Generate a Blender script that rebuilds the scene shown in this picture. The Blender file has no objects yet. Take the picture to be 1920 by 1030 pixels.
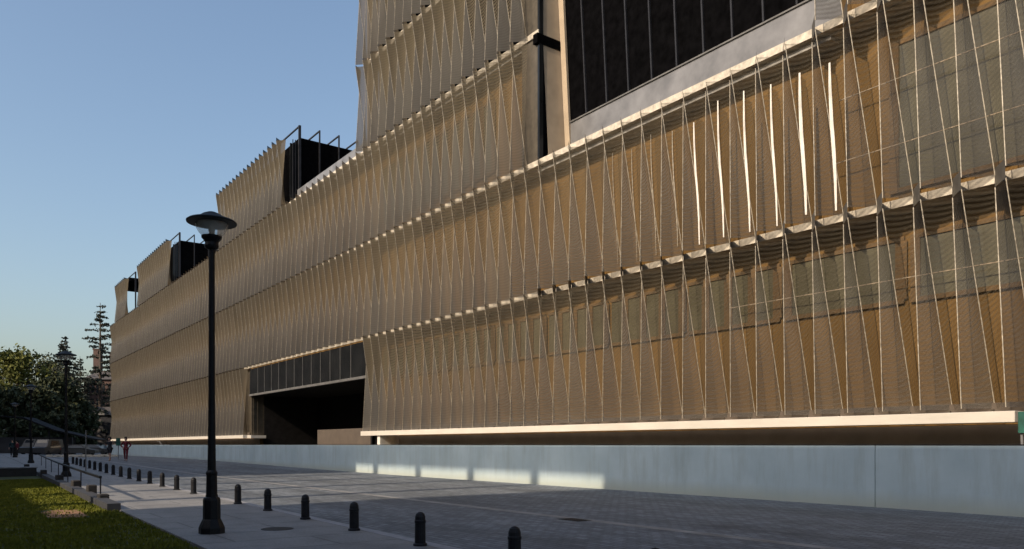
import bpy, math, random
from math import radians as R, sin, cos, pi
from mathutils import Vector, Matrix
random.seed(7)
sc = bpy.context.scene
COL = sc.collection

# ------------------------------------------------------------------ camera, sky, sun, exposure
F, HY, EYE = 1450.0, 834.0, 1.6            # focal length and horizon in photo pixels, eye height
TH = math.atan(1070 / F)                   # yaw of the view away from the facade line
CT, ST, TT = cos(TH), sin(TH), math.tan(TH)
cam = bpy.data.cameras.new('camera')
cam_o = bpy.data.objects.new('camera', cam)
COL.objects.link(cam_o)
cam.sensor_width = 36.0
cam.lens = 36.0 * F / 1920
cam.shift_y = (HY - 515) / 1920
cam.clip_end = 3000
cam_o.location = (0, 0, EYE)
cam_o.rotation_euler = (pi / 2, 0, -TH)
sc.camera = cam_o

SUN_EL = R(32)
LN, LS = 0.993, 0.12                       # sunlight travels towards the facade, a little away from us
TAN = math.tan(SUN_EL)
to_sun = Vector((-LN * cos(SUN_EL), -LS * cos(SUN_EL), sin(SUN_EL)))
w = bpy.data.worlds.new('World')
sc.world = w
w.use_nodes = True
nt = w.node_tree
nt.nodes.clear()
sky = nt.nodes.new('ShaderNodeTexSky')
sky.sky_type = 'NISHITA'
sky.sun_disc = False
sky.sun_elevation = SUN_EL
sky.sun_rotation = math.atan2(to_sun.x, to_sun.y)
sky.altitude = 300
sky.air_density = 1.3
sky.dust_density = 4.2
sky.ozone_density = 2.0
bg = nt.nodes.new('ShaderNodeBackground')
bg.inputs['Strength'].default_value = 0.15
wo = nt.nodes.new('ShaderNodeOutputWorld')
nt.links.new(sky.outputs[0], bg.inputs[0])
nt.links.new(bg.outputs[0], wo.inputs[0])
sl = bpy.data.lights.new('sun', 'SUN')
sl.energy = 4.3
sl.angle = R(0.53)
sl.color = (1.0, 0.82, 0.62)
so = bpy.data.objects.new('sun', sl)
COL.objects.link(so)
so.location = (-40, -20, 40)
so.rotation_euler = (-to_sun).to_track_quat('-Z', 'Y').to_euler()
sc.view_settings.view_transform = 'Standard'
sc.view_settings.look = 'None'
sc.view_settings.exposure = 0.3
sc.view_settings.gamma = 1.0
sc.cycles.transparent_max_bounces = 32
sc.cycles.max_bounces = 8

# ------------------------------------------------------------------ photo geometry -> world
D = 21.0                                   # distance of the outer plane of the screens


def S(x, d=D):                             # column of the photo -> position along the facade
    return F / (CT * CT) * d / (x + 110) - TT * d


def Z(slope, d=D):                         # slope of a facade line in the photo -> height
    return EYE + slope * d / CT


def rise(y):                               # the street climbs slightly towards its far end
    t = min(1, max(0, (y - 35) / 50))
    return 0.25 * t * t * (3 - 2 * t)


def G(x, y, base=0.0):                     # a foot point of the photo -> point on the ground
    X = Y = 0
    h = EYE - base
    for _ in range(30):
        fw = F * h / (y - HY)
        r = (x - 960) / F * fw
        X, Y = r * CT + fw * ST, -r * ST + fw * CT
        h = 0.5 * h + 0.5 * (EYE - base - rise(Y))
    return X, Y, base + rise(Y)


# ------------------------------------------------------------------ materials
def new_mat(name):
    m = bpy.data.materials.new(name)
    m.use_nodes = True
    n = m.node_tree
    return m, n, n.nodes['Principled BSDF'], n.nodes['Material Output']


def coords(n, scale=(1, 1, 1), rot=(0, 0, 0)):
    tc = n.nodes.new('ShaderNodeTexCoord')
    mp = n.nodes.new('ShaderNodeMapping')
    mp.inputs['Scale'].default_value = scale
    mp.inputs['Rotation'].default_value = rot
    n.links.new(tc.outputs['Object'], mp.inputs[0])
    return mp.outputs[0]


def noise(n, vec, scale, detail=4, rough=0.55):
    t = n.nodes.new('ShaderNodeTexNoise')
    t.inputs['Scale'].default_value = scale
    t.inputs['Detail'].default_value = detail
    t.inputs['Roughness'].default_value = rough
    n.links.new(vec, t.inputs['Vector'])
    return t.outputs['Fac']


def ramp(n, fac, stops):
    r = n.nodes.new('ShaderNodeValToRGB')
    e = r.color_ramp.elements
    while len(e) < len(stops):
        e.new(0.5)
    for el, (p, col) in zip(e, stops):
        el.position = p
        el.color = (*col, 1)
    n.links.new(fac, r.inputs[0])
    return r.outputs[0]


def mix(n, a, b, fac, mode='MIX'):
    x = n.nodes.new('ShaderNodeMix')
    x.data_type = 'RGBA'
    x.blend_type = mode
    for i, v in ((6, a), (7, b)):
        if isinstance(v, tuple):
            x.inputs[i].default_value = (*v, 1)
        else:
            n.links.new(v, x.inputs[i])
    if isinstance(fac, float):
        x.inputs[0].default_value = fac
    else:
        n.links.new(fac, x.inputs[0])
    return x.outputs[2]


def bump(n, h, b, strength, dist=0.02):
    k = n.nodes.new('ShaderNodeBump')
    k.inputs['Strength'].default_value = strength
    k.inputs['Distance'].default_value = dist
    n.links.new(h, k.inputs['Height'])
    n.links.new(k.outputs[0], b.inputs['Normal'])


def simple(name, col, rough=0.6, metal=0.0, spec=0.5, vary=0.25, scale=3.0, bmp=0.0, stretch=(1, 1, 1)):
    m, n, b, o = new_mat(name)
    v = coords(n, stretch)
    f = noise(n, v, scale, 6)
    lo = tuple(c * (1 - vary) for c in col)
    hi = tuple(min(1, c * (1 + vary)) for c in col)
    n.links.new(ramp(n, f, [(0.3, lo), (0.7, hi)]), b.inputs['Base Color'])
    b.inputs['Roughness'].default_value = rough
    b.inputs['Metallic'].default_value = metal
    b.inputs['Specular IOR Level'].default_value = spec
    if bmp:
        bump(n, noise(n, v, scale * 8, 6), b, bmp)
    return m


M = {}


def mesh_metal(name, lo, hi, opn):
    m, n, b, o = new_mat(name)
    v = coords(n)
    f = noise(n, coords(n, (1, 1, 0.25)), 0.9, 5)
    oi = n.nodes.new('ShaderNodeObjectInfo')          # no two sheets weathered quite alike
    cv = ramp(n, oi.outputs['Random'], [(0.0, (0.86, 0.86, 0.88)), (1.0, (1.1, 1.09, 1.06))])
    n.links.new(mix(n, ramp(n, f, [(0.25, lo), (0.75, hi)]), cv, 1.0, 'MULTIPLY'), b.inputs['Base Color'])
    b.inputs['Metallic'].default_value = 0.2
    b.inputs['Roughness'].default_value = 0.5
    # the strands of expanded metal are tilted: what shows from the street is their lower side
    gn = n.nodes.new('ShaderNodeNewGeometry')
    av = n.nodes.new('ShaderNodeVectorMath')
    av.inputs[1].default_value = (0, 0, -0.75)
    n.links.new(gn.outputs['Normal'], av.inputs[0])
    nv = n.nodes.new('ShaderNodeVectorMath')
    nv.operation = 'NORMALIZE'
    n.links.new(av.outputs[0], nv.inputs[0])
    n.links.new(nv.outputs[0], b.inputs['Normal'])
    wv = n.nodes.new('ShaderNodeTexWave')           # rows of slots, slanted
    wv.wave_type = 'BANDS'
    wv.bands_direction = 'DIAGONAL'
    wv.inputs['Scale'].default_value = 4.0
    wv.inputs['Distortion'].default_value = 0.3
    n.links.new(v, wv.inputs['Vector'])
    mr = n.nodes.new('ShaderNodeMapRange')
    mr.inputs['To Min'].default_value = 0.74
    mr.inputs['To Max'].default_value = 1.14
    n.links.new(wv.outputs['Fac'], mr.inputs['Value'])
    # the strands of the sheet stand like small fins: open to rays square to the facade, closed to raking ones
    ge = n.nodes.new('ShaderNodeNewGeometry')
    dp = n.nodes.new('ShaderNodeVectorMath')
    dp.operation = 'DOT_PRODUCT'
    dp.inputs[1].default_value = (-1, 0, 0)
    n.links.new(ge.outputs['Incoming'], dp.inputs[0])
    ab = n.nodes.new('ShaderNodeMath')
    ab.operation = 'ABSOLUTE'
    n.links.new(dp.outputs['Value'], ab.inputs[0])
    op = n.nodes.new('ShaderNodeMapRange')
    op.inputs['From Min'].default_value = 0.30
    op.inputs['From Max'].default_value = 0.80
    op.inputs['To Min'].default_value = 0.08
    op.inputs['To Max'].default_value = opn
    n.links.new(ab.outputs[0], op.inputs['Value'])
    ml = n.nodes.new('ShaderNodeMath')
    ml.operation = 'MULTIPLY'
    n.links.new(mr.outputs[0], ml.inputs[0])
    n.links.new(op.outputs[0], ml.inputs[1])
    tr = n.nodes.new('ShaderNodeBsdfTransparent')
    ms = n.nodes.new('ShaderNodeMixShader')
    n.links.new(ml.outputs[0], ms.inputs[0])
    n.links.new(b.outputs[0], ms.inputs[1])
    n.links.new(tr.outputs[0], ms.inputs[2])
    n.links.new(ms.outputs[0], o.inputs[0])
    return m


M['mesh'] = mesh_metal('expanded_metal_mesh', (0.183, 0.155, 0.110), (0.255, 0.218, 0.160), 0.80)
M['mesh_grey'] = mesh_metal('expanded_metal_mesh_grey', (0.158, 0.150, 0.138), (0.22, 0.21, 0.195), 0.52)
M['fold'] = simple('solid_fold_plate', (0.075, 0.068, 0.057), 0.6, 0.0, vary=0.2)
M['edge'] = simple('bright_sheet_edge', (0.34, 0.30, 0.235), 0.4, 0.3, vary=0.45, scale=9)
M['ledge'] = simple('painted_steel_ledge', (0.56, 0.52, 0.455), 0.5, vary=0.08, scale=2.5, stretch=(1, .3, 1))
M['ledge_mid'] = simple('pale_floor_edge', (0.46, 0.415, 0.34), 0.6, vary=0.3, scale=6)
M['ochre'] = simple('ochre_render', (0.15, 0.080, 0.015), 0.8, vary=0.14, scale=0.7)
M['plinth'] = simple('brown_stone_plinth', (0.085, 0.066, 0.05), 0.8, vary=0.15, scale=1.5)
M['tan'] = simple('tan_panel', (0.36, 0.29, 0.21), 0.7, vary=0.12, scale=1.5)
M['blind'] = simple('grey_green_glazing', (0.098, 0.090, 0.058), 0.18, vary=0.2, scale=1.2)
M['frame'] = simple('window_frame_metal', (0.09, 0.075, 0.055), 0.5, 0.4)
M['pierw'] = simple('brown_window_pier', (0.12, 0.07, 0.026), 0.8, vary=0.2)
M['transom'] = simple('grey_transom', (0.10, 0.098, 0.095), 0.6)
M['black'] = simple('black_cladding', (0.003, 0.003, 0.0035), 0.9, spec=0.0, vary=0.4)
M['mullion'] = simple('dark_grey_metal', (0.022, 0.023, 0.028), 0.5, 0.2, spec=0.2)
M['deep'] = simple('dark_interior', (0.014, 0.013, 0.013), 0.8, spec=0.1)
M['spandrel'] = simple('grey_spandrel', (0.15, 0.15, 0.155), 0.35, vary=0.3, scale=1.1)
M['slab'] = simple('roof_slab', (0.3, 0.29, 0.27), 0.8)
M['iron'] = simple('black_painted_iron', (0.006, 0.0065, 0.008), 0.5, 0.0, spec=0.22, vary=0.4, scale=14)
M['hat'] = simple('dark_green_lamp_hat', (0.008, 0.012, 0.015), 0.55, 0.0, spec=0.22)
M['bollard'] = simple('grey_black_bollard_paint', (0.010, 0.0105, 0.013), 0.55, 0.0, spec=0.25, vary=0.35, scale=12)
M['lawnkerb'] = simple('dark_blue_grey_stone', (0.032, 0.034, 0.04), 0.8, vary=0.3, scale=3)
M['block'] = simple('dark_stone_block', (0.022, 0.02, 0.019), 0.85, vary=0.3, scale=6)
M['white'] = simple('white_paint_and_glint', (0.6, 0.57, 0.52), 0.7, vary=0.35, scale=1.6)  # uneven white, shared by posts and the imitated glint strips
M['brick'] = simple('old_brick_wall', (0.07, 0.042, 0.035), 0.9, vary=0.3, scale=0.8)
M['roof'] = simple('slate_roof', (0.06, 0.055, 0.055), 0.8, vary=0.3, scale=0.6)
M['bark'] = simple('tree_bark', (0.06, 0.045, 0.035), 0.9, vary=0.3, scale=4)
M['green'] = simple('green_sign_face', (0.01, 0.075, 0.055), 0.5, vary=0.4, scale=4)
M['skin'] = simple('skin', (0.42, 0.25, 0.18), 0.6, vary=0.1)
M['red'] = simple('dark_red_cloth', (0.12, 0.012, 0.022), 0.9, vary=0.25, scale=8)
M['navy'] = simple('black_cloth', (0.014, 0.014, 0.018), 0.9, vary=0.3, scale=8)
M['teal'] = simple('dark_teal_cloth', (0.012, 0.035, 0.04), 0.9, vary=0.3, scale=8)
M['hair'] = simple('dark_hair', (0.015, 0.011, 0.008), 0.7, vary=0.3)
M['shoe'] = simple('grey_shoe', (0.12, 0.12, 0.13), 0.7)
M['tyre'] = simple('tyre_rubber', (0.02, 0.02, 0.02), 0.8)
M['carglass'] = simple('car_glass', (0.02, 0.024, 0.028), 0.08)
M['canopy'] = simple('dark_canopy_metal', (0.010, 0.0105, 0.013), 0.7, spec=.08)
M['red_lamp'] = simple('red_tail_lamp', (0.25, 0.01, 0.01), 0.3)
M['silver'] = simple('pale_car_paint', (0.05, 0.05, 0.052), 0.35, 0.1, vary=0.05)
M['cream'] = simple('cream_van_paint', (0.04, 0.039, 0.036), 0.4, vary=0.05)
M['rubble'] = simple('pale_rubble', (0.40, 0.36, 0.29), 0.9, vary=0.35, scale=3, bmp=0.3)


def wall_mat():
    m, n, b, o = new_mat('pale_blue_grey_concrete')
    v = coords(n)
    big = noise(n, v, 0.55, 6)
    streak = noise(n, coords(n, (1, 1.7, 0.2)), 1.5, 7, 0.7)
    fine = noise(n, v, 30, 5)
    c1 = ramp(n, big, [(0.3, (0.33, 0.42, 0.465)), (0.7, (0.43, 0.53, 0.575))])
    c2 = mix(n, c1, (0.27, 0.31, 0.31), ramp(n, streak, [(0.48, (0, 0, 0)), (0.75, (0.6, 0.6, 0.6))]))
    sep = n.nodes.new('ShaderNodeSeparateXYZ')
    n.links.new(v, sep.inputs[0])
    add = n.nodes.new('ShaderNodeMath')                  # splash-stained foot of the wall
    add.operation = 'MULTIPLY_ADD'
    add.inputs[1].default_value = 0.5
    n.links.new(streak, add.inputs[0])
    n.links.new(sep.outputs[2], add.inputs[2])
    foot = ramp(n, add.outputs[0], [(0.2, (0.7, 0.7, 0.7)), (0.62, (0, 0, 0))])
    c3 = mix(n, c2, (0.34, 0.36, 0.30), foot)
    n.links.new(c3, b.inputs['Base Color'])
    b.inputs['Roughness'].default_value = 0.75
    bump(n, fine, b, 0.15, 0.01)
    return m


M['wall'] = wall_mat()


def paver_mat(name, a, bcol, mortar, bw, bh, ms, vary, rot=0.0, dark=None):
    m, n, b, o = new_mat(name)
    v = coords(n, rot=(0, 0, rot))
    br = n.nodes.new('ShaderNodeTexBrick')
    br.inputs['Color1'].default_value = (*a, 1)
    br.inputs['Color2'].default_value = (*bcol, 1)
    br.inputs['Mortar'].default_value = (*mortar, 1)
    br.inputs['Scale'].default_value = 1.0
    br.inputs['Brick Width'].default_value = bw
    br.inputs['Row Height'].default_value = bh
    br.inputs['Mortar Size'].default_value = ms
    br.inputs['Bias'].default_value = -0.2
    n.links.new(v, br.inputs['Vector'])
    patch = noise(n, coords(n, (1.6, 0.22, 1)), 0.55, 6, 0.6)   # worn bands along the traffic
    g = ramp(n, patch, [(0.33, (1 - vary,) * 3), (0.68, (1 + vary * .6,) * 3)])
    c = mix(n, br.outputs['Color'], g, 1.0, 'MULTIPLY')
    blot = noise(n, v, 1.7, 7, 0.75)
    c = mix(n, c, ramp(n, blot, [(0.34, (0.78,) * 3), (0.5, (1.0,) * 3), (0.66, (1.12,) * 3)]), 1.0, 'MULTIPLY')
    sp = noise(n, v, 22, 4)
    c = mix(n, c, ramp(n, sp, [(0.3, (0.75,) * 3), (0.7, (1.15,) * 3)]), 1.0, 'MULTIPLY')
    n.links.new(c, b.inputs['Base Color'])
    b.inputs['Roughness'].default_value = 0.7
    hh = n.nodes.new('ShaderNodeMath')
    hh.operation = 'MULTIPLY_ADD'
    hh.inputs[1].default_value = -1.0
    n.links.new(br.outputs['Fac'], hh.inputs[0])
    n.links.new(sp, hh.inputs[2])
    bump(n, hh.outputs[0], b, 0.5, 0.012)
    return m


M['road'] = paver_mat('stone_setts', (0.115, 0.132, 0.15), (0.21, 0.232, 0.255), (0.055, 0.06, 0.067), 0.32, 0.16, 0.014, 0.35, pi / 2)
M['pave'] = paver_mat('concrete_pavement', (0.195, 0.195, 0.195), (0.225, 0.223, 0.22), (0.11, 0.11, 0.108), 2.6, 1.3, 0.02, 0.18)
M['kerb'] = simple('granite_kerb', (0.25, 0.255, 0.27), 0.7, vary=0.2, scale=5, bmp=0.2)
M['gutter'] = simple('pale_granite_strip', (0.20, 0.20, 0.20), 0.6, vary=0.4, scale=2.0, bmp=0.2)
M['ground'] = simple('far_ground', (0.13, 0.13, 0.115), 0.9, vary=0.3, scale=0.1)
M['soil'] = simple('lawn_soil', (0.035, 0.045, 0.012), 1.0, vary=0.4, scale=1.5)
M['earth'] = simple('bare_earth', (0.22, 0.12, 0.06), 1.0, vary=0.4, scale=5)


def leaf_mat(name, a, bcol, scale=0.35):
    m, n, b, o = new_mat(name)
    f = noise(n, coords(n), scale, 5, 0.7)
    n.links.new(ramp(n, f, [(0.35, a), (0.65, bcol)]), b.inputs['Base Color'])
    b.inputs['Roughness'].default_value = 0.7
    b.inputs['Specular IOR Level'].default_value = 0.2
    return m


M['grass'] = leaf_mat('grass_blades', (0.07, 0.085, 0.008), (0.15, 0.155, 0.014), 1.2)
M['leaf_light'] = leaf_mat('yellow_green_leaves', (0.055, 0.068, 0.014), (0.12, 0.122, 0.028))
M['leaf_dark'] = leaf_mat('dark_leaves', (0.028, 0.036, 0.018), (0.055, 0.062, 0.028))
M['needle'] = leaf_mat('dark_needles', (0.022, 0.028, 0.022), (0.042, 0.048, 0.036))


def glass_mat():
    m, n, b, o = new_mat('clear_lamp_bowl')
    b.inputs['Base Color'].default_value = (0.75, 0.75, 0.72, 1)
    b.inputs['Roughness'].default_value = 0.12
    tr = n.nodes.new('ShaderNodeBsdfTransparent')
    ms = n.nodes.new('ShaderNodeMixShader')
    f = noise(n, coords(n), 6, 3)
    mr = n.nodes.new('ShaderNodeMapRange')
    mr.inputs['To Min'].default_value = 0.55
    mr.inputs['To Max'].default_value = 0.75
    n.links.new(f, mr.inputs['Value'])
    n.links.new(mr.outputs[0], ms.inputs[0])
    n.links.new(b.outputs[0], ms.inputs[1])
    n.links.new(tr.outputs[0], ms.inputs[2])
    n.links.new(ms.outputs[0], o.inputs[0])
    return m


M['bowl'] = glass_mat()


def mirror_glass():
    m, n, b, o = new_mat('dark_reflecting_glass')
    f = noise(n, coords(n), 0.6, 3)
    n.links.new(ramp(n, f, [(0.3, (0.008, 0.009, 0.01)), (0.7, (0.016, 0.017, 0.018))]), b.inputs['Base Color'])
    b.inputs['Roughness'].default_value = 0.03
    b.inputs['Specular IOR Level'].default_value = 0.28
    return m


M['glass'] = mirror_glass()


# ------------------------------------------------------------------ mesh helpers
class MB:
    def __init__(self):
        self.v, self.f, self.m, self.sm = [], [], [], set()

    def face(self, pts, mi=0):
        k = len(self.v)
        self.v += [tuple(p) for p in pts]
        self.f.append(tuple(range(k, k + len(pts))))
        self.m.append(mi)

    def hexa(self, p, mi=0):               # p: 4 bottom points, 4 top points
        k = len(self.v)
        self.v += [tuple(q) for q in p]
        for a in ((3, 2, 1, 0), (4, 5, 6, 7), (0, 1, 5, 4), (1, 2, 6, 5), (2, 3, 7, 6), (3, 0, 4, 7)):
            self.f.append(tuple(k + i for i in a))
            self.m.append(mi)

    def box(self, x0, x1, y0, y1, z0, z1, mi=0):
        self.hexa([(x0, y0, z0), (x1, y0, z0), (x1, y1, z0), (x0, y1, z0),
                   (x0, y0, z1), (x1, y0, z1), (x1, y1, z1), (x0, y1, z1)], mi)

    def bevel_box(self, x0, x1, y0, y1, z0, z1, b, mi=0):
        ring = lambda i, z: [(x0 + i, y0 + b, z), (x0 + b, y0 + i, z), (x1 - b, y0 + i, z), (x1 - i, y0 + b, z),
                             (x1 - i, y1 - b, z), (x1 - b, y1 - i, z), (x0 + b, y1 - i, z), (x0 + i, y1 - b, z)]
        self.rings([ring(0, z0), ring(0, z1 - b), [(x0 + b + (q[0] - x0 - b) * .0 if False else min(max(q[0], x0 + b), x1 - b),
                                                    min(max(q[1], y0 + b), y1 - b), z1) for q in ring(0, z1)]], mi)

    def rings(self, rs, mi=0, cap=True):
        k = len(self.v)
        n = len(rs[0])
        for r in rs:
            self.v += [tuple(q) for q in r]
        for i in range(len(rs) - 1):
            for j in range(n):
                a, b = k + i * n + j, k + i * n + (j + 1) % n
                self.f.append((a, b, b + n, a + n))
                self.m.append(mi)
        if cap:
            self.f.append(tuple(k + j for j in reversed(range(n))))
            self.f.append(tuple(k + (len(rs) - 1) * n + j for j in range(n)))
            self.m += [mi, mi]

    def lathe(self, prof, n=16, c=(0, 0, 0), mi=0, ph=0.0):
        self.rings([[(c[0] + r * cos(2 * pi * j / n + ph), c[1] + r * sin(2 * pi * j / n + ph), c[2] + z)
                     for j in range(n)] for r, z in prof], mi)

    def bar(self, a, b, w, mi=0, n=4, w2=None):
        a, b = Vector(a), Vector(b)
        d = (b - a).normalized()
        u = d.cross(Vector((0, 0, 1)) if abs(d.z) < .9 else Vector((0, 1, 0))).normalized()
        t = d.cross(u)
        w2 = w if w2 is None else w2
        self.rings([[p + (u * cos(2 * pi * j / n + pi / 4) + t * sin(2 * pi * j / n + pi / 4)) * ww * .7071
                     for j in range(n)] for p, ww in ((a, w), (b, w2))], mi)

    def mesh(self, name, mats, smooth=False):
        me = bpy.data.meshes.new(name)
        me.from_pydata([tuple(q) for q in self.v], [], self.f)
        for m in (mats if isinstance(mats, (list, tuple)) else [mats]):
            me.materials.append(m)
        me.polygons.foreach_set('material_index', self.m)
        if self.sm:
            me.polygons.foreach_set('use_smooth', [q in self.sm for q in range(len(self.f))])
        if smooth:
            me.polygons.foreach_set('use_smooth', [True] * len(self.f))
        me.update()
        return me

    def build(self, name, mats, parent=None, smooth=False, world=False):
        o = bpy.data.objects.new(name, self.mesh(name, mats, smooth))
        COL.objects.link(o)
        if parent:
            o.parent = parent
            if world:                      # vertices given in world space
                p = Vector((0, 0, 0))
                q = parent
                while q:
                    p += Vector(q.location)
                    q = q.parent
                o.location = -p
        return o


def tag(o, label=None, cat=None, group=None, kind=None):
    for k, v in (('label', label), ('category', cat), ('group', group), ('kind', kind)):
        if v:
            o[k] = v
    return o


def empty(name, loc, label, cat, group=None, rz=0.0):
    o = bpy.data.objects.new(name, None)
    COL.objects.link(o)
    o.location = loc
    o.rotation_euler = (0, 0, rz)
    o.empty_display_size = 0.3
    return tag(o, label, cat, group)


def copy_tree(o, parent=None):
    q = o.copy()
    COL.objects.link(q)
    if parent:
        q.parent = parent
    for ch in list(o.children):
        copy_tree(ch, q)
    return q


# ------------------------------------------------------------------ ground, road, pavement
def strip(name, nl, nr, y0, y1, z, mat, step=2.0, side=None, kind='structure'):
    """A sheet between two lines n(s), following the rise of the street."""
    m = MB()
    k = max(1, int((y1 - y0) / step))
    ys = [y0 + (y1 - y0) * i / k for i in range(k + 1)]
    for a, b in zip(ys, ys[1:]):
        m.face([(nl(a), a, z + rise(a)), (nr(a), a, z + rise(a)), (nr(b), b, z + rise(b)), (nl(b), b, z + rise(b))])
        if side:
            m.face([(nr(a), a, side + rise(a)), (nr(b), b, side + rise(b)), (nr(b), b, z + rise(b)), (nr(a), a, z + rise(a))])
            m.face([(nl(b), b, side + rise(b)), (nl(a), a, side + rise(a)), (nl(a), a, z + rise(a)), (nl(b), b, z + rise(b))])
    return tag(m.build(name, mat), kind=kind)


def bol_n(s):
    return 6.1 + 0.0325 * (s - 10.6)


def kerb_n(s):
    return bol_n(s) + 0.34


def lawn_n(s):
    return 3.28 + 0.0285 * (s - 12.3)


def const(v):
    return lambda s: v


strip('ground', const(-900), const(900), -300, 1800, -0.3, M['ground'], 20)
strip('road', kerb_n, const(23.0), -25, 190, -0.10, M['road'])
strip('gutter_strip', const(11.55), const(11.85), -25, 150, -0.096, M['gutter'])
strip('kerb', lambda s: kerb_n(s) - 0.22, kerb_n, -25, 170, 0.004, M['kerb'], side=-0.2)
strip('pavement', lambda s: lawn_n(s), lambda s: kerb_n(s) - 0.22, -25, 190, 0.0, M['pave'], side=-0.2)

LAWN_END = 46.0
strip('lawn_soil', lambda s: -14.0, lambda s: lawn_n(s) - 0.02, -20, LAWN_END, -0.03, M['soil'], side=-0.25)
strip('side_path', lambda s: -14.0, lambda s: lawn_n(s) - 0.02, LAWN_END, 190, -0.012, M['pave'], side=-0.25)


def lawn():
    rnd = random.Random(3)
    m = MB()

    def blade(x, y, h):
        a = rnd.uniform(0, 2 * pi)
        wd = rnd.uniform(.006, .014) * (1 + y / 18)
        dx, dy = cos(a) * wd, sin(a) * wd
        lx, ly = rnd.uniform(-.5, .5) * h, rnd.uniform(-.5, .5) * h
        z = -0.035
        m.face([(x - dx, y - dy, z), (x + dx, y + dy, z), (x + lx, y + ly, z + h)])
    n = 0
    while n < 60000:
        y = 9.5 + (rnd.random() ** 1.7) * 33
        x = rnd.uniform(0.04 * y - 0.5, lawn_n(y) - 0.05)
        d = 0.5 + 0.5 * sin(x * 3.1 + sin(y * 1.7) * 2) * sin(y * 2.3 + x)
        if 19.5 < y < 22.2 and 1.9 < x < 2.7 and rnd.random() < .85:
            n += 1
            continue
        blade(x, y, rnd.uniform(.03, .065) * (0.7 + 0.6 * d))
        n += 1
    return tag(m.build('lawn', M['grass']), kind='stuff')


lo = lawn()
tag(lo, 'short dark green lawn beside the pavement', 'grass')
em = MB()
rr = random.Random(5)
ring = [(2.35 + (.55 + rr.uniform(-.12, .12)) * cos(t * pi / 8), 20.9 + (1.35 + rr.uniform(-.3, .3)) * sin(t * pi / 8), -0.026) for t in range(16)]
em.face(ring)
tag(em.build('bare_earth', M['earth']), kind='structure')

# ------------------------------------------------------------------ the low wall in front of the building
WN = 20.4
wm = MB()
JOINT = S(1641, WN)
cuts = [-22.0, JOINT, JOINT + 31, JOINT + 62, JOINT + 93, 137.0]
for a, b in zip(cuts, cuts[1:]):
    wm.box(WN, WN + .3, a + .012, b - .012, -.4, 1.575)
    wm.box(WN + .03, WN + .27, b - .012, b + .012, -.4, 1.57)
lw = empty('low_wall', (WN, 0, -0.1), 'long low pale blue grey concrete wall in front of the screened building', 'wall')
wm.build('wall_body', M['wall'], lw, world=True)
cm = MB()
cm.box(WN - .006, WN + .31, -22, 137, 1.578, 1.606)
cm.build('coping', M['mullion'], lw, world=True)

# ------------------------------------------------------------------ the building with the folded mesh screens
L0, L1, L2, L3, L4, L5 = Z(.0315), Z(.256), Z(.480), Z(.705), Z(.914), Z(1.14)
GAP, DEP, P = 0.29, 0.56, 1.027
W_ = 0.46
COLS, DISH = 4, 0.085
S_OFF = 8.06
END = S(206)
GA, GB = S(1530), S(990)                   # first recess
BX = [(-14.0, GA), (GB, S(670)), (S(530), S(408)), (S(314), S(258)), (S(235), S(214))]
ENT = (S(678), S(457))
bld = empty('exhibition_building', (D, 60, -0.1), 'long hall wrapped in folded bronze metal mesh screens above low wall', 'building')


def surf(v, s):                            # depth of the folded sheet at height v, offset s from the outer ridge
    V, Dd, V2 = W_ * v, -(P - W_) * (1 - v), W_ * v - P
    zv, zd = DEP * v, DEP * (1 - v)
    if s > Dd:
        t = (V - s) / (V - Dd)
        return zv + (zd - zv) * t
    t = (Dd - s) / (Dd - V2)
    return zd + (zv - zd) * t


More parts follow.
